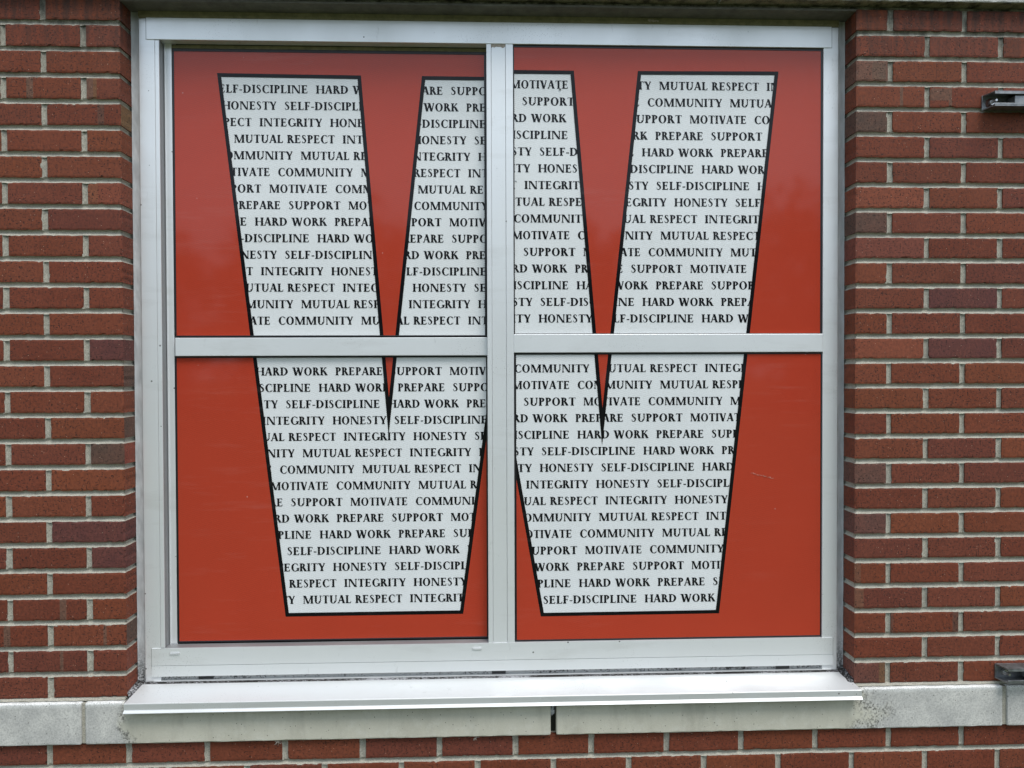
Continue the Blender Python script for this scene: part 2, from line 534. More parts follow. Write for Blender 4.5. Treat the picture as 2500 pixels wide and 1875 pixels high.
BAND2 = {('l', 22): ((0.28, 0.36, 0, 1, GREYB),), ('l', 2): ((0.65, 0.71, 0, 1, GREYB),), ('l', 0): ((0.63, 0.70, 0, 1, GREYB),), ('l', 1): ((0.42, 0.5, 0, 1, GREYB),),
         ('r', 22): ((0.0, 0.34, 0.38, 0.8, GREYB), (0.27, 0.34, 0, 1, GREYB)), ('r', 21): (), ('r', 1): ((0, 0.05, 0, 1, BROWN), (0.93, 1, 0, 1, BROWN))}
beds, heads = [], []                          # mortar runs: bed (path, z) and head joint (x, z0, z1)
r_hi = 38
for row in range(-1, r_hi):
    if 26 <= row <= 27: continue              # the upper stone course
    z0, z1 = row * C + J / 2, (row + 1) * C - J / 2
    odd = row % 2
    if row < 26:
        # left of the opening
        x, first, k = 0.0, True, 0
        while x > XL:
            w = (MOD - JH) if (odd or not first) else (MOD / 2 - JH)
            o = ODD.get(('l', row)) if first else None
            bands = (o[2] if o else ()) if first else (BAND2.get(('l', row), ()) if k == 1 else ())
            brick(x - w, x, z0, z1, o[0] if o else None, 'R' if first else None, o[1] if o else None, bands)
            heads.append((x - w - JH / 2, z0, z1))
            x -= w + JH
            first = False
            k += 1
        x, first, k = OX, True, 0
        while x < XR:
            w = (MOD - JH) if (not odd or not first) else (MOD / 2 - JH)
            o = ODD.get(('r', row)) if first else None
            bands = (o[2] if o else ()) if first else (BAND2.get(('r', row), ()) if k == 1 else ())
            tn = o[0] if o else (PURP if (k == 1 and row in (12, 14)) else ((0.21, 0.058, 0.03) if k == 0 and row in (18, 12) else None))
            brick(x, x + w, z0, z1, tn, 'L' if first else None, o[1] if o else None, bands)
            heads.append((x + w + JH / 2, z0, z1))
            x += w + JH
            first = False
            k += 1
    else:
        x = XL + (MOD / 2 if odd else 0) - MOD
        while x < XR:
            brick(x, x + MOD - JH, z0, z1)
            heads.append((x + MOD - JH / 2, z0, z1))
            x += MOD
ZL = -0.1833                                   # underside of the lower stone course
row = 0
while ZL - row * C > GZ - 0.05:
    z1 = ZL - row * C
    z0 = z1 - (C - J)
    x = -0.2 + (0 if row % 2 == 0 else MOD / 2) - 8 * MOD
    while x < XR:
        brick(x + JH / 2, x + MOD - JH / 2, z0, z1)
        heads.append((x, z0, z1))
        x += MOD
    beds.append(('all', z0 - J / 2))
    row += 1
for j in range(0, 26): beds += [('left', j * C), ('right', j * C)]
for j in range(29, r_hi + 1): beds.append(('all', j * C))

wall = thing('brick_wall', 'red brick wall with grey mortar joints surrounding the white window', 'wall', kind='thing')
link('bricks', brick_v, brick_f, M['brick'], wall, brick_c)

mv, mf = [], []
PROF = [(-J / 2 - .0015, 0.0018), (-J / 2 + .0006, 0.0034), (-J * .25, 0.0066), (0, 0.0084), (J * .25, 0.0082), (J / 2 - .0006, 0.0062), (J / 2 + .0015, 0.0040)]


def strip(pts, prof_at):
    """sheet through rows of points"""
    b = len(mv)
    n = len(prof_at(0))
    for i in range(len(pts)):
        mv.extend(prof_at(i))
    for i in range(len(pts) - 1):
        for k in range(n - 1):
            a = b + i * n + k
            mf.append((a, a + n, a + n + 1, a + 1))


def bed(kind, z):
    r = random.uniform
    step = 0.013
    path = []                                  # (x, y, nx, ny): point on the face line and the direction into the wall
    line = lambda a, b: [a + (b - a) * i / max(1, int(abs(b - a) / step)) for i in range(max(1, int(abs(b - a) / step)) + 1)]
    if kind == 'all': path = [(x, 0, 0, 1) for x in line(XL, XR)]
    elif kind == 'left':
        path = [(x, 0, 0, 1) for x in line(XL, -0.012)] + [(0, 0, -1, 1)] + [(0, y, -1, 0) for y in line(0.012, DEPTH)]
    else:
        path = [(OX, y, 1, 0) for y in line(DEPTH, 0.012)] + [(OX, 0, 1, 1)] + [(x, 0, 0, 1) for x in line(OX + 0.012, XR)]
    wob = [r(-0.0006, 0.0006) for _ in path]
    smear = [0.0]
    for _ in path: smear.append(smear[-1] * 0.8 + r(-0.0005, 0.0005))

    def at(i):
        x, y, nx, ny = path[i]
        out = []
        for k, (dz, d) in enumerate(PROF):
            e = 0.0016 if k in (0, 6) else 0.0004
            dd = max(0.0004, d * .9 + r(-0.0004, 0.0004) + smear[i] * .4)
            out.append((x + nx * dd, y + ny * dd, z + dz + wob[i] * .5 + r(-e, e)))
        return out
    strip(path, at)


for k, z in beds: bed(k, z)
for (x, z0, z1) in heads:
    n = 7
    r = random.uniform
    pts = [z0 - 0.001 + (z1 - z0 + 0.002) * i / n for i in range(n + 1)]
    wd = r(0.96, 1.14) * JH / J
    dx = r(-0.0006, 0.0006)
    strip(pts, lambda i: [(x + dx + p * wd + r(-0.0009, 0.0009), max(0.0006, d * .72 + 0.0004 + r(-0.0004, 0.0004)), pts[i]) for p, d in PROF])
b = len(mv)                                     # backing wythe behind the joints (one sheet for each side, below and above)
for (x0, x1, z0, z1) in ((XL, 0.0 - 0.004, -0.07, 26 * C), (OX + 0.004, XR, -0.07, 26 * C), (XL, XR, GZ - .1, -0.07), (XL, XR, 26 * C, r_hi * C)):
    b = len(mv)
    mv += [(x0, 0.0105, z0), (x1, 0.0105, z0), (x1, 0.0105, z1), (x0, 0.0105, z1)]
    mf.append((b, b + 1, b + 2, b + 3))
for (x, s) in ((-0.0085, 1), (OX + 0.0085, -1)):
    b = len(mv)
    mv += [(x, 0.0108, -0.07), (x, 0.25, -0.07), (x, 0.25, 26 * C), (x, 0.0108, 26 * C)]
    mf.append((b, b + 1, b + 2, b + 3))
# sloped mortar fillet on top of the lower stone course
for (xa, xb) in ((XL, -0.004), (OX + 0.004, XR)):
    pts = [xa + (xb - xa) * i / 120 for i in range(121)]
    strip(pts, lambda i: [(pts[i], 0.009, -0.0610), (pts[i], 0.0015 + random.uniform(-.0006, .0006), -0.0635), (pts[i], -0.002 + random.uniform(-.001, .0012), -0.0688 + random.uniform(-.0008, .0006)), (pts[i], 0.006, -0.0740)])
for (x, s) in ((0.0, -1), (OX, 1)):            # the same joint running back into the reveals
    pts = [i * 0.09 / 8 for i in range(9)]
    strip(pts, lambda i: [(x + s * 0.006, pts[i], -0.0600), (x + s * 0.002, pts[i], -0.0650), (x + s * 0.004, pts[i], -0.0740)])
link('mortar', mv, mf, M['mortar'], wall)

# ------------------------------------------------------------------ stone courses
SB0, SB1, SY = -0.1812, -0.0715, -0.012


def stone_block(x0, x1, z0, z1, y0, mat, parent, ch=0.004):
    bm = bmesh.new()
    box(bm, x0, x1, y0, 0.3, z0, z1, 0)
    bmesh.ops.bevel(bm, geom=list(bm.edges), offset=ch, segments=3, affect='EDGES', profile=0.5)
    long = [e for e in bm.edges if abs(e.verts[0].co.x - e.verts[1].co.x) > 0.05]
    bmesh.ops.subdivide_edges(bm, edges=long, cuts=int((x1 - x0) / 0.02), use_grid_fill=True)
    for v in bm.verts:
        if v.co.y < y0 + 0.02:
            v.co += Vector((0, random.uniform(-.0004, .0004), random.uniform(-.0006, .0006)))
    return link_bm('stone_block', bm, mat, parent)


band = thing('stone_course', 'pale weathered stone course running beneath the metal window sill', 'stone course')
for a, b_ in ((XL, -0.113), (-0.103, 1.1125), (1.1272, 2.3455), (2.358, XR)):
    stone_block(a, b_, SB0, SB1, SY, M['stone'], band)
for xa, xb in ((-0.1128, -0.1032), (2.3457, 2.3578)):
    boxes('joint_mortar', [(xa, xb, -0.006, 0.1, SB0 + .002, SB1 - .003)], M['mortar'], band, 0)
bm = bmesh.new()                                # the middle joint: grey sealant broken away at the bottom, leaving a black gap
P = [(1.1126, -0.075), (1.1251, -0.075), (1.1251, -0.121), (1.1190, -0.1265), (1.1126, -0.133)]
fv = [bm.verts.new((x, -0.0085, z)) for x, z in P]
bv = [bm.verts.new((x, 0.004, z)) for x, z in P]
bm.faces.new(fv)
for i in range(5): bm.faces.new((fv[i], fv[(i + 1) % 5], bv[(i + 1) % 5], bv[i]))
link_bm('joint_sealant', bm, M['caulk'], band)
boxes('joint_gap', [(1.1126, 1.1271, 0.010, 0.1, SB0 + .002, SB1 - .003)], M['rubber'], band, 0)

top = thing('stone_course', 'soiled stone course with a dirty underside above the window and steel lintel', 'stone course')
for a, b_ in ((XL, 0.32), (0.326, 1.56), (1.566, 2.80), (2.806, XR)):
    stone_block(a, b_, 1.7655, 1.7655 + 0.128, -0.026, M['soiled'], top)
for xa, xb in ((0.3201, 0.3259), (1.5601, 1.5659), (2.8001, 2.8059)):
    boxes('joint_mortar', [(xa, xb, -0.018, 0.1, 1.769, 1.89)], M['mortar'], top, 0)

lin = thing('steel_lintel', 'dark painted steel lintel plate spanning the head of the window opening', 'lintel')
boxes('plate', [(-0.0035, OX + 0.0035, 0.002, 0.20, 1.7510, 1.7575)], M['lintel'], lin, 0.001)
boxes('upstand', [(-0.0035, OX + 0.0035, 0.12, 0.128, 1.7577, 1.7650)], M['lintel'], lin, 0)

# ------------------------------------------------------------------ the window
YF, YL, YR = 0.060, 0.090, 0.066
win = thing('window', 'white aluminium window of four panes set in the red brick wall', 'window', kind='thing')
W_ = M['white']
jl = boxes('jamb', [(0.021, 0.0625, YF, 0.150, -0.048, 1.7335)], W_, win, 0.0012)
boxes('jamb_strip', [(0.0632, 0.0744, YF - 0.0015, 0.105, 0.0445, 1.6755)], W_, jl, 0.0012)
boxes('jamb_side_shade', [(0.0745, 0.0754, YF + 0.0005, YL - 0.0032, 0.0445, 1.6755)], M['strip'], jl, 0)  # grey liner: shade on the inner jamb side put into its colour
jr = boxes('jamb', [(1.8775, 1.9195, YF, 0.150, -0.048, 1.7335)], W_, win, 0.0012)
boxes('header', [(0.0412, 1.8995, YF - 0.0022, 0.0615, 1.6766, 1.7345), (0.063, 1.877, 0.0625, 0.088, 1.6775, 1.734)], W_, win, 0.0008)
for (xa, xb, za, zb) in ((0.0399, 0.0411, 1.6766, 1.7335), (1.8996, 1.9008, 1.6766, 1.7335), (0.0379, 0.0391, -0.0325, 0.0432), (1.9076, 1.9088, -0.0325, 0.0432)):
    boxes('seam_shadow', [(xa, xb, YF - .0004, YF + .003, za, zb)], M['rubber'], win, 0)  # thin black strips put in as the shadow line at the member ends
bm = bmesh.new()                                # lower rail: upright upper part, slightly outward-canted lower part
extrude_x(bm, [(YF - .002, .0432), (YF - .002, -.0034), (YF + .0015, -.0036), (YF + .0015, -.0047), (YF - .0022, -.0049), (YF - .0045, -.0325), (YF + .02, -.0325), (YF + .02, .0432)], 0.0392, 1.9075)
br = link_bm('bottom_rail', bm, W_, win)
for x in (0.0873, 0.9030):
    bm = bmesh.new()
    box(bm, x, x + 0.0265, YF - 0.0045, YF - 0.0021, 0.0265, 0.0325, 0.0022)
    link_bm('drain_cap', bm, M['sill'], br)
# sub-frame strip seen under the rail, its thin bright lip and three black drain openings
boxes('sub_frame', [(0.063, 1.877, YF + 0.0085, 0.12, -0.0475, -0.0328)], M['mould'], win, 0)
boxes('sub_frame_lip', [(0.0445, 1.9030, 0.0572, 0.0683, -0.0470, -0.0452)], M['sill'], win, 0.0004)
for x in (0.160, 0.957, 1.750):
    boxes('drain_opening', [(x, x + 0.038, YF + 0.0066, YF + 0.0084, -0.0450, -0.0330)], M['rubber'], win, 0)
mu = boxes('mullion', [(0.9480, 0.9605, YF - .001, 0.13, 0.0434, 1.6764), (0.9611, 0.9995, YF + 0.0006, 0.13, 0.0434, 1.6764), (1.0001, 1.0200, YF - .001, 0.13, 0.0434, 1.6764)], W_, win, 0.0008)
bm = bmesh.new()                                # paint flaked off at the head of the mullion
top_z, xs = 1.6762, [0.9612 + i * 0.0383 / 9 for i in range(10)]
lo = [1.6665, 1.6685, 1.6668, 1.6694, 1.6690, 1.6688, 1.6692, 1.6660, 1.6668, 1.6700]
a = [bm.verts.new((x, YF + 0.0002, top_z)) for x in xs]
c_ = [bm.verts.new((x, YF + 0.0002, z)) for x, z in zip(xs, lo)]
for i in range(9): bm.faces.new((a[i], a[i + 1], c_[i + 1], c_[i]))
link_bm('flaked_patch', bm, M['beige'], mu)
# left light: a set-back sash; right light: glazed close to the face
st = boxes('sash_stile', [(0.0765, 0.0955, YL - 0.0015, 0.12, 0.0434, 1.7000)], W_, win, 0.002)
boxes('sash_groove', [(0.0770, 0.0800, YL - 0.0050, YL - 0.0017, 0.0434, 1.6764)], W_, st, 0.001)
boxes('sash_head', [(0.0957, 0.9478, YL - 0.001, 0.12, 1.6668, 1.6764)], M['olive'], win, 0.001)
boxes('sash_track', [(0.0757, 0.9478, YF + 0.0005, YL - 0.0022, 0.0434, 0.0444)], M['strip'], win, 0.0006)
boxes('crossbar', [(0.1015, 0.9478, YL - 0.012, 0.12, 0.8325, 0.8820)], W_, win, 0.0012)
boxes('crossbar', [(1.0202, 1.8773, YR - 0.0075, 0.11, 0.8392, 0.8895)], W_, win, 0.0012)


def gasket(x0, x1, z0, z1, w, y, sides='lrtb'):
    """rubber glazing bead round one pane; w maps each side to its visible width"""
    bm = bmesh.new()
    L, Rr, T, Bt = (w[k] for k in 'lrtb')
    box(bm, x0 - L, x1 + Rr, y - .002, y + .015, z1, z1 + T, 0.0008)
    box(bm, x0 - L, x1 + Rr, y - .002, y + .015, z0 - Bt, z0, 0.0008)
    box(bm, x0 - L, x0, y - .002, y + .015, z0 + .0001, z1 - .0001, 0.0008)
    box(bm, x1, x1 + Rr, y - .002, y + .015, z0 + .0001, z1 - .0001, 0.0008)
    return link_bm('glazing_bead', bm, M['rubber'], win)


PANES = {'ul': (0.1018, 0.9415, 0.8885, 1.6585, YL), 'll': (0.1012, 0.9440, 0.0515, 0.8275, YL),
         'ur': (1.0235, 1.8718, 0.8915, 1.6700, YR), 'lr': (1.0262, 1.8738, 0.0485, 0.8335, YR)}
GW = {'ul': dict(l=.006, r=.006, t=.0080, b=.0030), 'll': dict(l=.0055, r=.0037, t=.0048, b=.0045),
      'ur': dict(l=.0033, r=.0054, t=.0064, b=.0018), 'lr': dict(l=.0058, r=.0034, t=.0052, b=.0048)}
for k, (x0, x1, z0, z1, y) in PANES.items():
    gasket(x0, x1, z0, z1, GW[k], y)
    boxes('glass_pane', [(x0 - .002, x1 + .002, y + .0006, y + .0066, z0 - .002, z1 + .002)], M['glass'], win, 0)
boxes('blind_box', [(0.07, 1.87, 0.155, 0.16, -0.04, 1.73)], M['room'], win, 0)
# sealant round the frame
for (xa, xb, s) in ((0.0005, 0.0208, 1), (1.9197, OX - 0.0005, -1)):
    bm = bmesh.new()
    n = 70
    vs = []
    for i in range(n + 1):
        z = -0.055 + (1.7505 + 0.055) * i / n
        w1, w2, w3 = (random.uniform(-.0007, .0007) for _ in range(3))
        vs.append([bm.verts.new((xa + s * 0 + (0.0 if s > 0 else w1), 0.0610 + w2, z)), bm.verts.new(((xa + xb) / 2 + w1, 0.0655 + w3, z)), bm.verts.new((xb + (w1 * .4 if s > 0 else 0), 0.0632 + w2, z))])
    for i in range(n):
        for k in range(2):
            bm.faces.new((vs[i][k], vs[i][k + 1], vs[i + 1][k + 1], vs[i + 1][k]))
    link_bm('caulk_bead', bm, M['caulk'], win, True)
bm = bmesh.new()
extrude_x(bm, [(0.0600, 1.7349), (0.0570, 1.7400), (0.0560, 1.7505), (0.09, 1.7505), (0.09, 1.7349)], 0.0212, 1.9190)
link_bm('head_sealant', bm, M['olive'], win)
bm = bmesh.new()                                # smear of old sealant on the head joint
for i in range(7):
    x = 1.388 + i * 0.0042
    box(bm, x, x + 0.005, 0.0535, 0.0567, 1.7400 + random.uniform(-.001, .002), 1.7465 - i * .0003 + random.uniform(-.002, .001), 0.001)
link_bm('sealant_smear', bm, M['beige'], win)

# ------------------------------------------------------------------ the metal sill
sill = thing('window_sill', 'white folded metal sill with a drip edge projecting under the window', 'sill', kind='thing')
n = 24
bm = bmesh.new()
prof = [(0.0500, -0.0497), (-0.0340, -0.0656), (-0.0350, -0.0665), (-0.0345, -0.0830), (-0.0352, -0.0836), (-0.0395, -0.0893), (-0.0392, -0.0903), (-0.0330, -0.0903), (-0.030, -0.084), (0.0500, -0.075)]
ends = [(0.0180, 1.9290), (0.0078, 1.9430), (0.0076, 1.9432), (0.0076, 1.9432), (0.0076, 1.9432), (0.0064, 1.9445), (0.0064, 1.9445), (0.0078, 1.9432), (0.0078, 1.9432), (0.0180, 1.9290)]
extrude_x(bm, prof, 0, 0, ends)
bmesh.ops.bevel(bm, geom=[e for e in bm.edges if abs(e.verts[0].co.x - e.verts[1].co.x) > 1], offset=0.0006, segments=2, affect='EDGES')
link_bm('sill_pan', bm, M['sill'], sill)
bm = bmesh.new()                                # mouldy beads: along the back and down both ends
extrude_x(bm, [(0.0495, -0.0508), (0.0500, -0.0494), (0.0565, -0.0478), (0.0655, -0.0474), (0.0655, -0.060)], 0.0195, 1.9275)
for s in (0, 1):
    prev = None
    m = 14
    for i in range(m + 1):
        t = i / m
        y = 0.060 - 0.088 * t
        zt = -0.0490 - 0.0165 * t
        inner = 0.0188 - 0.0102 * t
        outer = -0.0010 if y > -0.0005 else inner - 0.0046
        if y <= -0.0005: zt -= 0.004
        j = lambda: random.uniform(-.0012, .0012)
        pts = [(inner + j() + .002, y, zt + .0006), ((inner + outer) / 2 + j(), y, zt + .0045 + j()), (outer, y, zt + (.0078 if y > 0 else .001) + j())]
        if s: pts = [(OX - p[0] + (-.0008 if k == 0 else 0), p[1], p[2]) for k, p in enumerate(pts)]
        cur = [bm.verts.new(p) for p in pts]
        if prev:
            for k in range(2): bm.faces.new((prev[k], prev[k + 1], cur[k + 1], cur[k]))
        prev = cur
link_bm('sealant_bead', bm, M['mould_sill'], sill)

# ------------------------------------------------------------------ lettering on the films
T, H_, SF, OV = 0.222, 0.108, 0.066, 0.062     # thick stem, thin stroke, serif thickness, serif overhang


def rect(x0, x1, y0, y1): return [(x0, y0), (x1, y0), (x1, y1), (x0, y1)]


def serif(x0, x1, y, up): return [(x0 - OV, y), (x1 + OV, y), (x1 + OV, y + up * SF * .8), (x1, y + up * SF * 2.0), (x0, y + up * SF * 2.0), (x0 - OV, y + up * SF * .8)][::up]


def stem(x, w=T, s='bt', y0=0, y1=1):
    o = [rect(x, x + w, y0, y1)]
    if 'b' in s: o.append(serif(x, x + w, y0, 1))
    if 't' in s: o.append(serif(x, x + w, y1, -1))
    return o


def diag(xa, ya, xb, yb, w): return [(xa, ya), (xa + w, ya), (xb + w, yb), (xb, yb)] if yb > ya else [(xb, yb), (xb + w, yb), (xa + w, ya), (xa, ya)]


def ring(cx, cy, rx, ry, th, tv, a0=0, a1=360, n=22, lean=0.0):
    """bowl: thick (th) at the sides, thin (tv) top and bottom"""
    out = []
    for i in range(n):
        q = []
        for a in (a0 + (a1 - a0) * i / n, a0 + (a1 - a0) * (i + 1) / n):
            t = math.radians(a)
            c, s = math.cos(t), math.sin(t)
            c2, s2 = math.cos(t + lean), math.sin(t + lean)
            q.append(((cx + rx * c, cy + ry * s), (cx + (rx - th) * c2, cy + (ry - tv) * s2)))
        out.append([q[0][0], q[1][0], q[1][1], q[0][1]])
    return out


def pen(path):
    """stroke through (x, y, width) points"""
    out = []
    L, Rr = [], []
    for i, (x, y, w) in enumerate(path):
        a, b = path[max(0, i - 1)], path[min(len(path) - 1, i + 1)]
        d = Vector((b[0] - a[0], b[1] - a[1])).normalized()
        L.append((x - d.y * w / 2, y + d.x * w / 2))
        Rr.append((x + d.y * w / 2, y - d.x * w / 2))
    for i in range(len(path) - 1): out.append([L[i], L[i + 1], Rr[i + 1], Rr[i]])
    return out


def arms(x, ys):
    """thin arms of E, F, L ending in a small upright tick"""
    o = []
    for (y, ln, tick, kind) in ys:
        yc = min(max(y, .046), .954)
        o.append(rect(x, x + ln, yc - .046, yc + .046))
        if kind == 'm': o.append(rect(x + ln - .04, x + ln + .03, y - .12, y + .12))
        elif kind == 't': o.append([(x + ln - .08, y + .03), (x + ln + .0, y - tick), (x + ln + .055, y - tick), (x + ln + .05, y + .032)])
        else: o.append([(x + ln - .08, y - .03), (x + ln + .04, y - .032), (x + ln + .085, y + tick), (x + ln + .03, y + tick)])
    return o


G = {
    'A': (0.82, [diag(.06, 0, .345, 1.0, H_ - .01), diag(.56, 0, .295, 1.02, T + .02), rect(.16, .62, .30, .385), serif(.06, .14, 0, 1), serif(.58, .76, 0, 1)]),
    'C': (0.78, ring(.46, .5, .43, .52, T + .01, .07, 48, 312, 20) + [[(.70, .68), (.745, .68), (.745, .96), (.70, .90)], [(.70, .10), (.75, .07), (.765, .28), (.73, .28)]]),
    'D': (0.90, stem(.08) + ring(.30, .5, .54, .5, T + .015, .065, -90, 90, 16) + [rect(.08, .31, .935, 1), rect(.08, .31, 0, .065)]),
    'E': (0.73, stem(.08) + arms(.2, [(.968, .37, .18, 't'), (.52, .30, 0, 'm'), (.032, .38, .21, 'b')])),
    'F': (0.65, stem(.08) + arms(.2, [(.968, .34, .18, 't'), (.50, .26, 0, 'm')])),
    'G': (0.86, ring(.46, .5, .43, .52, T + .01, .07, 48, 318, 20) + [[(.70, .68), (.745, .68), (.745, .96), (.70, .90)]] + stem(.66, T - .02, 't', .05, .42)),
    'H': (0.94, stem(.08) + stem(.68) + [rect(.2, .7, .475, .54)]),
    'I': (0.385, stem(.085)),
    'K': (0.84, stem(.08) + [diag(.22, .46, .56, 1.0, H_ + .02), diag(.58, 0, .30, .56, T + .04), serif(.58, .66, 1, -1), serif(.60, .78, 0, 1)]),
    'L': (0.66, stem(.08) + arms(.2, [(.032, .36, .22, 'b')])),
    'M': (1.18, stem(.10, H_ - .02) + stem(.88, T) + [diag(.48, .0, .10, 1.0, T), diag(.54, .0, .90, 1.0, H_), rect(.02, .2, .955, 1)]),
    'N': (1.0, stem(.10, H_ - .01) + stem(.80, H_ - .01) + [diag(.69, -.01, .10, 1.0, T + .01), rect(.02, .2, .955, 1)]),
    'O': (0.90, ring(.45, .5, .42, .52, T + .01, .065, 0, 360, 30, 0.12)),
    'P': (0.65, stem(.08) + ring(.28, .725, .34, .275, T, .06, -90, 90, 14) + [rect(.2, .29, .94, 1), rect(.2, .29, .45, .51)]),
    'R': (0.77, stem(.08) + ring(.28, .74, .32, .26, T, .06, -90, 90, 14) + [rect(.2, .30, .94, 1), rect(.2, .30, .48, .54), diag(.56, 0, .28, .52, T + .03), serif(.58, .74, 0, 1)]),
    'S': (0.58, pen([(.44, .78, .05), (.42, .90, .06), (.34, .962, .075), (.24, .965, .09), (.15, .90, .13), (.125, .79, .16), (.18, .67, .17), (.28, .565, .18), (.38, .46, .18), (.44, .33, .17), (.43, .20, .16), (.36, .09, .11), (.26, .035, .08), (.15, .05, .065), (.09, .13, .055), (.07, .27, .05)])),
    'T': (0.74, stem(.28, T, 'b') + [rect(.06, .70, .935, 1), [(.03, .78), (.055, .78), (.12, .95), (.05, 1.0)], [(.735, .78), (.71, .78), (.645, .95), (.715, 1.0)]]),
    'U': (0.88, stem(.10, T, 't', .3, 1) + stem(.68, H_, 't', .3, 1) + ring(.428, .32, .328, .34, T - .03, .09, 180, 360, 16) + [rect(.10, .275, .26, .40), rect(.68, .755, .28, .40)]),
    'V': (0.82, [diag(.32, -.02, .06, 1.0, T + .03), diag(.40, -.02, .66, 1.0, H_ + .01), serif(.06, .25, 1, -1), serif(.66, .73, 1, -1)]),
    'W': (1.22, [diag(.28, -.02, .06, 1.0, T + .02), diag(.36, -.02, .56, .80, H_ + .01), diag(.76, -.02, .50, 1.0, T + .02), diag(.84, -.02, 1.06, 1.0, H_ + .01), serif(.06, .25, 1, -1), serif(.50, .66, 1, -1), serif(1.06, 1.13, 1, -1)]),
    'Y': (0.78, stem(.30, T, 'b', 0, .5) + [diag(.30, .42, .04, 1.0, T + .01), diag(.41, .42, .62, 1.0, H_ + .01), serif(.04, .22, 1, -1), serif(.62, .69, 1, -1)]),
    '-': (0.34, [rect(.03, .31, .30, .42)]),
    ' ': (0.34, []),
}
TRI = {}


def glyph(ch):
    """union of the strokes of one letter as triangles"""
    if ch in TRI: return TRI[ch]
    pts, faces = [], []
    for p in G[ch][1]:
        ar = sum(p[i][0] * p[(i + 1) % len(p)][1] - p[(i + 1) % len(p)][0] * p[i][1] for i in range(len(p)))
        if abs(ar) < 1e-6: continue
        if ar < 0: p = p[::-1]
        faces.append(list(range(len(pts), len(pts) + len(p))))
        pts += [Vector(q) for q in p]
    if not faces:
        TRI[ch] = ([], [])
        return TRI[ch]
    v, e, f, ov, oe, of = delaunay_2d_cdt(pts, [], faces, 0, 1e-6)
    TRI[ch] = ([(q.x, q.y) for q in v], [t for t, src in zip(f, of) if src])
    return TRI[ch]


WORDS = ['SELF-DISCIPLINE', 'HARD WORK', 'PREPARE', 'SUPPORT', 'MOTIVATE', 'COMMUNITY', 'MUTUAL RESPECT', 'INTEGRITY', 'HONESTY']
KEY = dict(S=0, H=1, P=2, U=3, O=4, C=5, M=6, I=7, N=8)
ADV = {'l': [.2788, .2164, .1511, .1622, .1793, .2249, .2936, .1910, .1690], 'r': [.2815, .2190, .1545, .1642, .1802, .2285, .2990, .1933, .1698]}
GAP, CAP, LS = 0.0200, 0.0221, 0.045
ANCH = {'l': [('H', .4819), ('S', .3964), ('I', .3286), ('M', .2596), ('M', .4392), ('C', .3775), ('O', .3534), ('U', .4056), ('H', .3139), ('H', .4828), ('S', .3945), ('I', .329), ('I', .5511), ('M', .4375), ('C', .3756),
              ('H', .313), ('H', .4837), ('S', .3939), ('N', .5209), ('I', .551), ('M', .4382), ('C', .3762), ('O', .3507), ('U', .4057), ('P', .5305), ('H', .4834), ('S', .3946), ('N', .5194), ('I', .5496), ('M', .4365)],
        'r': [('M', 1.4207), ('C', 1.3887), ('O', 1.5054), ('P', 1.4104), ('H', 1.3732), ('H', 1.5389), ('S', 1.4129), ('N', 1.463), ('I', 1.548), ('M', 1.4244), ('C', 1.391), ('O', 1.5067), ('P', 1.4115), ('H', 1.3742), ('H', 1.539),
              ('I', 1.5481), ('M', 1.4229), ('C', 1.3907), ('U', 1.3431), ('P', 1.4126), ('H', 1.3765), ('S', 1.2594), ('N', 1.2453), ('I', 1.2709), ('M', 1.2528), ('C', 1.2001), ('O', 1.2141), ('U', 1.3466), ('P', 1.4162), ('H', 1.38)]}
ROWZ = {'l': [1.5597 - .04503 * i for i in range(15)] + [.7899 - .04496 * i for i in range(15)],
        'r': [1.5707 - .04556 * i for i in range(15)] + [.7960 - .04558 * i for i in range(15)]}

# the big W: outer edge of its black outline, measured on the plane of each light
WPOLY = {'l': [(.2164, 1.6012), (.6050, 1.5990), (.6762, .7181), (.7712, 1.5990), (1.10, 1.5990), (1.10, .75), (.9645, .75), (.8781, .1150), (.3896, .1145)],
         'r': [(.90, 1.6090), (1.1868, 1.6090), (1.2640, .6877), (1.3627, 1.6100), (1.7536, 1.6130), (1.5890, .1134), (1.0922, .1122), (.9814, .75), (.90, .75)]}


def inset(poly, d):
    ar = sum(poly[i][0] * poly[(i + 1) % len(poly)][1] - poly[(i + 1) % len(poly)][0] * poly[i][1] for i in range(len(poly)))
    s = 1 if ar > 0 else -1
    out = []
    n = len(poly)
    for i in range(n):
        p, q, r = Vector(poly[i - 1]), Vector(poly[i]), Vector(poly[(i + 1) % n])
        a, b = (q - p).normalized(), (r - q).normalized()
        n1, n2 = Vector((-a.y, a.x)) * s, Vector((-b.y, b.x)) * s
        den = 1 + n1.dot(n2)
        out.append(tuple(q + (n1 + n2) * d / max(den, 1e-4)))
    return out


def inside(p, poly):
    c = False
    n = len(poly)
    for i in range(n):
        (x1, y1), (x2, y2) = poly[i], poly[i - 1]
        if (y1 > p[1]) != (y2 > p[1]) and p[0] < (x2 - x1) * (p[1] - y1) / (y2 - y1) + x1: c = not c
    return c


def sheet(name, tris, verts, y, mat, parent):
    used = sorted({i for t in tris for i in t})
    mp = {k: i for i, k in enumerate(used)}
    return link(name, [(verts[k][0], y, verts[k][1]) for k in used], [tuple(mp[i] for i in t) for t in tris], mat, parent)


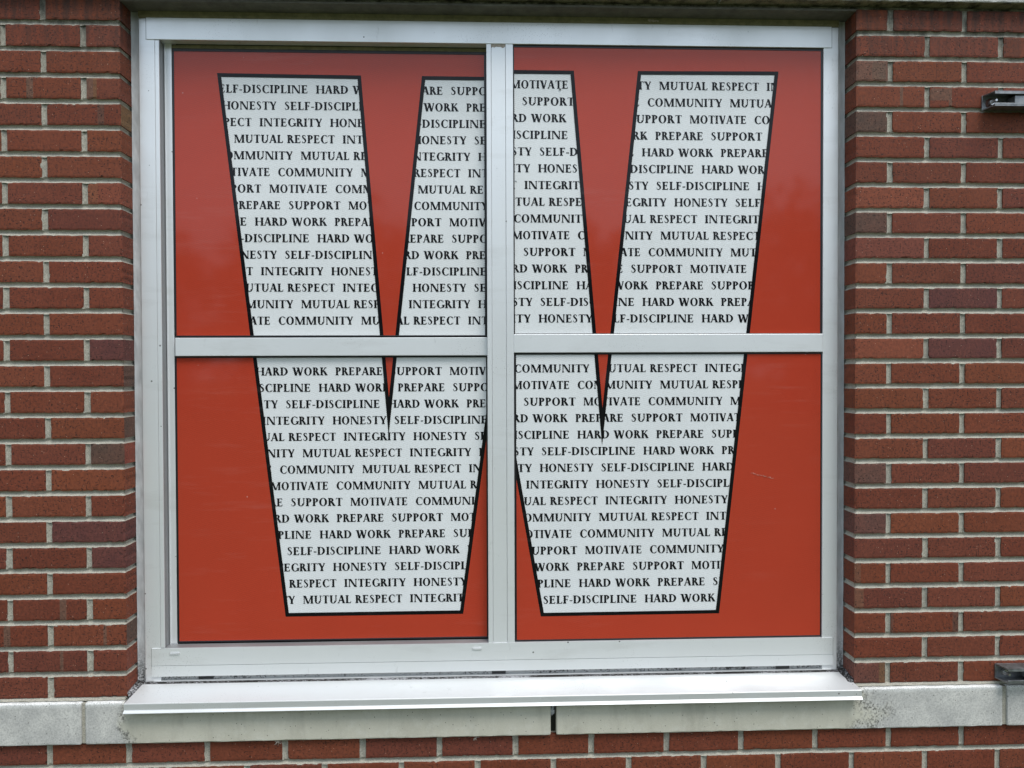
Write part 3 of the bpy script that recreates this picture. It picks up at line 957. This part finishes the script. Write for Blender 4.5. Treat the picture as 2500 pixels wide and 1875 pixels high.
DLAB = {'ul': 'upper left red window film with the start of a white letter full of words',
        'll': 'lower left red window film, letter foot ending in MUTUAL RESPECT INTEGRITY',
        'ur': 'upper right red window film, letter arms beginning with MOTIVATE and MUTUAL RESPECT',
        'lr': 'lower right red window film, letter foot ending in SELF-DISCIPLINE HARD WORK'}
for key, (x0, x1, z0, z1, y) in PANES.items():
    sd_ = key[1]
    outer = WPOLY[sd_]
    inner = inset(outer, 0.0100)
    dec = thing('window_film', DLAB[key], 'window film', 'printed films on the window panes')
    pts, faces, base = [], [], 0
    rc = [(x0, z0), (x1, z0), (x1, z1), (x0, z1)]
    edges = []
    for pl in (rc, outer, inner):
        m = len(pl)
        edges += [(base + i, base + (i + 1) % m) for i in range(m)]
        pts += [Vector(p) for p in pl]
        base += m
    v, e, f, *_ = delaunay_2d_cdt(pts, edges, [], 0, 1e-7)
    red, blk = [], []
    for t in f:
        c = sum((v[i] for i in t), Vector((0, 0))) / 3
        if not (x0 - 1e-6 < c.x < x1 + 1e-6 and z0 - 1e-6 < c.y < z1 + 1e-6): continue
        if inside(c, inner): continue
        (blk if inside(c, outer) else red).append(t)
    # (the white sheet runs under everything; ink lies over it, then the red and black print)
    link('white_sheet', [(x0, y, z0), (x1, y, z0), (x1, y, z1), (x0, y, z1)], [(0, 1, 2, 3)], M['white_film'], dec)
    sheet('red_print', red, v, y - 0.0010, M['red_film'], dec)
    sheet('letter_outline', blk, v, y - 0.0010, M['black_film'], dec)
    rows = range(15) if key[0] == 'u' else range(15, 30)
    tv, tf = [], []
    for rrow in rows:
        word, ax = ANCH[sd_][rrow]
        zc = ROWZ[sd_][rrow]
        zb = zc - CAP / 2
        start = KEY[word]
        runs = []
        x, k = ax, start
        while x < x1:
            runs.append((x, k))
            x += ADV[sd_][k]
            k = (k + 1) % 9
        x, k = ax, start
        while x > x0:
            k = (k - 1) % 9
            x -= ADV[sd_][k]
            runs.append((x, k))
        for (xs_, k) in runs:
            nat = sum(G[ch][0] + LS for ch in WORDS[k])
            sc = (ADV[sd_][k] - GAP) / nat
            cx = xs_
            for ch in WORDS[k]:
                w = (G[ch][0] + LS) * sc
                ok = cx + w > x0 and cx < x1 and any(inside((px_, pz_), inner) for px_ in (cx, cx + w * .5, cx + w) for pz_ in (zb, zb + CAP))
                if ok:
                    vs, ts = glyph(ch)
                    b0 = len(tv)
                    tv += [(cx + (p[0] + LS / 2) * sc, y - 0.0005, zb + p[1] * CAP) for p in vs]
                    tf += [tuple(i + b0 for i in t) for t in ts]
                cx += w
    o = link('lettering', tv, tf, M['ink'], dec)
    bm = bmesh.new()
    bm.from_mesh(o.data)
    for (pc, no) in (((x0, 0, 0), (-1, 0, 0)), ((x1, 0, 0), (1, 0, 0))):
        bmesh.ops.bisect_plane(bm, geom=bm.verts[:] + bm.edges[:] + bm.faces[:], plane_co=pc, plane_no=no, clear_outer=True)
    bm.to_mesh(o.data)
    bm.free()
    if key == 'lr':
        bm = bmesh.new()
        for i in range(26):
            t = i / 25
            x, z = 1.680 + .060 * t + random.uniform(-.002, .002), .5030 - .0155 * t + random.uniform(-.0012, .0012)
            s = random.uniform(.0006, .0016) * (1.4 - abs(t - .45))
            box(bm, x, x + s * 2.2, y - .0018, y - .0011, z, z + s, 0)
        link_bm('scratch', bm, M['scratch'], dec)


# ------------------------------------------------------------------ brackets on the wall at the right
def bracket(label, x, z, ln, rusty):
    t = thing('wall_bracket', label, 'bracket', 'steel brackets bolted to the wall')
    t.location = (x, 0, z)
    h, d = 0.040, 0.041
    bm = bmesh.new()
    box(bm, 0, ln, -0.0035, -0.0005, 0, h, 0.0008)                       # back plate
    link_bm('back_plate', bm, M['steel'], t)
    for zz, s in ((0.0002, 1), (h - 0.0032, -1)):                          # top and bottom flange with turned-in lips, clipped at the near end
        bm = bmesh.new()
        pr = [(0.001, -0.0036), (0.010, -d), (ln, -d), (ln, -0.0036)]
        lo_ = [bm.verts.new((px, py, zz)) for px, py in pr]
        hi_ = [bm.verts.new((px, py, zz + 0.003)) for px, py in pr]
        bm.faces.new(lo_)
        bm.faces.new(hi_)
        for i in range(4): bm.faces.new((lo_[i], lo_[(i + 1) % 4], hi_[(i + 1) % 4], hi_[i]))
        lz = zz + (0.003 if s > 0 else -0.005)
        box(bm, 0.0105, ln, -d, -d + 0.0025, lz + .00005 * s, lz + 0.005 + .00005 * s, 0.0006)
        link_bm('flange', bm, M['steel'], t)
    bm = bmesh.new()
    cyl(bm, (0.022, -0.0036, h * .48), (0, -0.0022, 0), 0.0125, 0.0125, 24)
    w = link_bm('washer', bm, M['rust' if rusty else 'steel'], t)
    bm = bmesh.new()
    cyl(bm, (0.022, -0.0059, h * .48), (0, -0.007, 0), 0.0075, 0.0075, 6)
    cyl(bm, (0.022, -0.0130, h * .48), (0, -0.017, 0), 0.0035, 0.0032, 14)
    link_bm('bolt', bm, M['bright'], t)
    bm = bmesh.new()                                                       # clamp block held in the channel
    box(bm, 0.068, 0.104, -0.036, -0.0037, 0.0085, h - 0.0095, 0.002)
    link_bm('clamp_block', bm, M['steel'], t)
    return t


bracket('grey steel channel bracket high on the right wall with a rusty washer', 2.283, 1.487, 0.17, True)
bracket('grey steel channel bracket just above the stone course at lower right', 2.329, -0.0535, 0.15, False)


# ------------------------------------------------------------------ small litter of the place
def cobweb(label, x, z, y, spread, n, seed):
    rnd = random.Random(seed)
    bm = bmesh.new()
    for i in range(n):
        p = Vector((x + rnd.uniform(-spread, spread) * .4, y, z + rnd.uniform(-.2, .5) * spread * .4))
        d = Vector((rnd.uniform(-1, 1), -.12, rnd.uniform(-1, .25))).normalized()
        for k in range(3):
            stp = d * spread * rnd.uniform(.25, .5)
            cyl(bm, p, stp, 0.00032, 0.00032, 4)
            p = p + stp
            d = (d + Vector((rnd.uniform(-.7, .7), 0, rnd.uniform(-.7, .7)))).normalized()
    return tag(link_bm('cobweb', bm, M['web']), label, 'cobweb', 'cobwebs on the stone course')


cobweb('wispy cobweb tuft under the stone course below the left panes', .394, -.1850, -.0055, .009, 12, 3)
cobweb('wispy cobweb tuft under the stone course below the mullion', .913, -.1865, -.0055, .007, 9, 5)


def insect(label, x, z, y, s):
    bm = bmesh.new()
    for (dx, dz, a, b_) in ((0, 0, 1.0, .62), (.9 * .8, .5, .55, .5), (-1.0, -.45, .8, .5)):
        bmesh.ops.create_uvsphere(bm, u_segments=10, v_segments=6, radius=s, matrix=Matrix.Translation((x + dx * s, y - .4 * s, z + dz * s)) @ Matrix.Diagonal((a, .5, b_, 1)))
    for k in range(6):
        q = -1 if k % 2 else 1
        cyl(bm, (x + (k // 2 - 1) * s * .6, y - .3 * s, z), (q * s * .6 + (k // 2 - 1) * s * .5, .2 * s, q * s * 1.6), s * .09, s * .05, 5)
    return tag(link_bm('insect', bm, M['insect']), label, 'insect', 'insects on the window film')


insect('tiny dark fly on the word MOTIVATE in the upper right pane', 1.1494, 1.5575, YR - .0012, .0021)
insect('tiny brown fly beside the words RK PREPARE in the upper right pane', 1.3794, 1.4290, YR - .0012, .0019)

# ------------------------------------------------------------------ ground and the far trees (seen only as reflections)
gv = [(-120, 0.0, GZ), (120, 0.0, GZ), (120, -160, GZ), (-120, -160, GZ)]
lawn = link('lawn', gv, [(0, 3, 2, 1)], M['lawn'])
tag(lawn, 'green lawn in front of the wall', None, kind='structure')
tv, tf = [], []
rnd = random.Random(4)
for i in range(30):
    cx, cy = -40 + i * 2.9 + rnd.uniform(-1.2, 1.2), -36 + rnd.uniform(-5, 5)
    hgt = rnd.uniform(8.0, 10.5)
    cw = rnd.uniform(2.6, 4.2)
    for k in range(900):
        th, u, rr = rnd.uniform(0, 6.283), rnd.uniform(-1, 1), rnd.uniform(.35, 1) ** .5
        lump = 1 + .28 * math.sin(3 * th + i) * math.cos(4 * u + i)
        q = math.sqrt(1 - u * u)
        p = Vector((cx + cw * rr * q * math.cos(th) * lump, cy + cw * rr * q * math.sin(th) * lump, GZ + hgt * .56 + hgt * .46 * u * rr * lump))
        s = rnd.uniform(.18, .42)
        a, b_ = Vector((rnd.uniform(-1, 1), rnd.uniform(-1, 1), rnd.uniform(-1, 1))).normalized() * s, Vector((rnd.uniform(-1, 1), rnd.uniform(-1, 1), rnd.uniform(-1, 1))).normalized() * s
        n0 = len(tv)
        tv += [tuple(p - a), tuple(p + b_), tuple(p + a), tuple(p - b_)]
        tf.append((n0, n0 + 1, n0 + 2, n0 + 3))
    n0 = len(tv)
    for zz, rr in ((GZ, .3), (GZ + hgt * .5, .16)):
        for k in range(8): tv.append((cx + rr * math.cos(k * .785), cy + rr * math.sin(k * .785), zz))
    for k in range(8): tf.append((n0 + k, n0 + (k + 1) % 8, n0 + 8 + (k + 1) % 8, n0 + 8 + k))
wood = link('tree_belt', tv, tf, M['leaf'])
tag(wood, 'belt of leafy trees beyond the lawn facing the wall', None, kind='stuff')
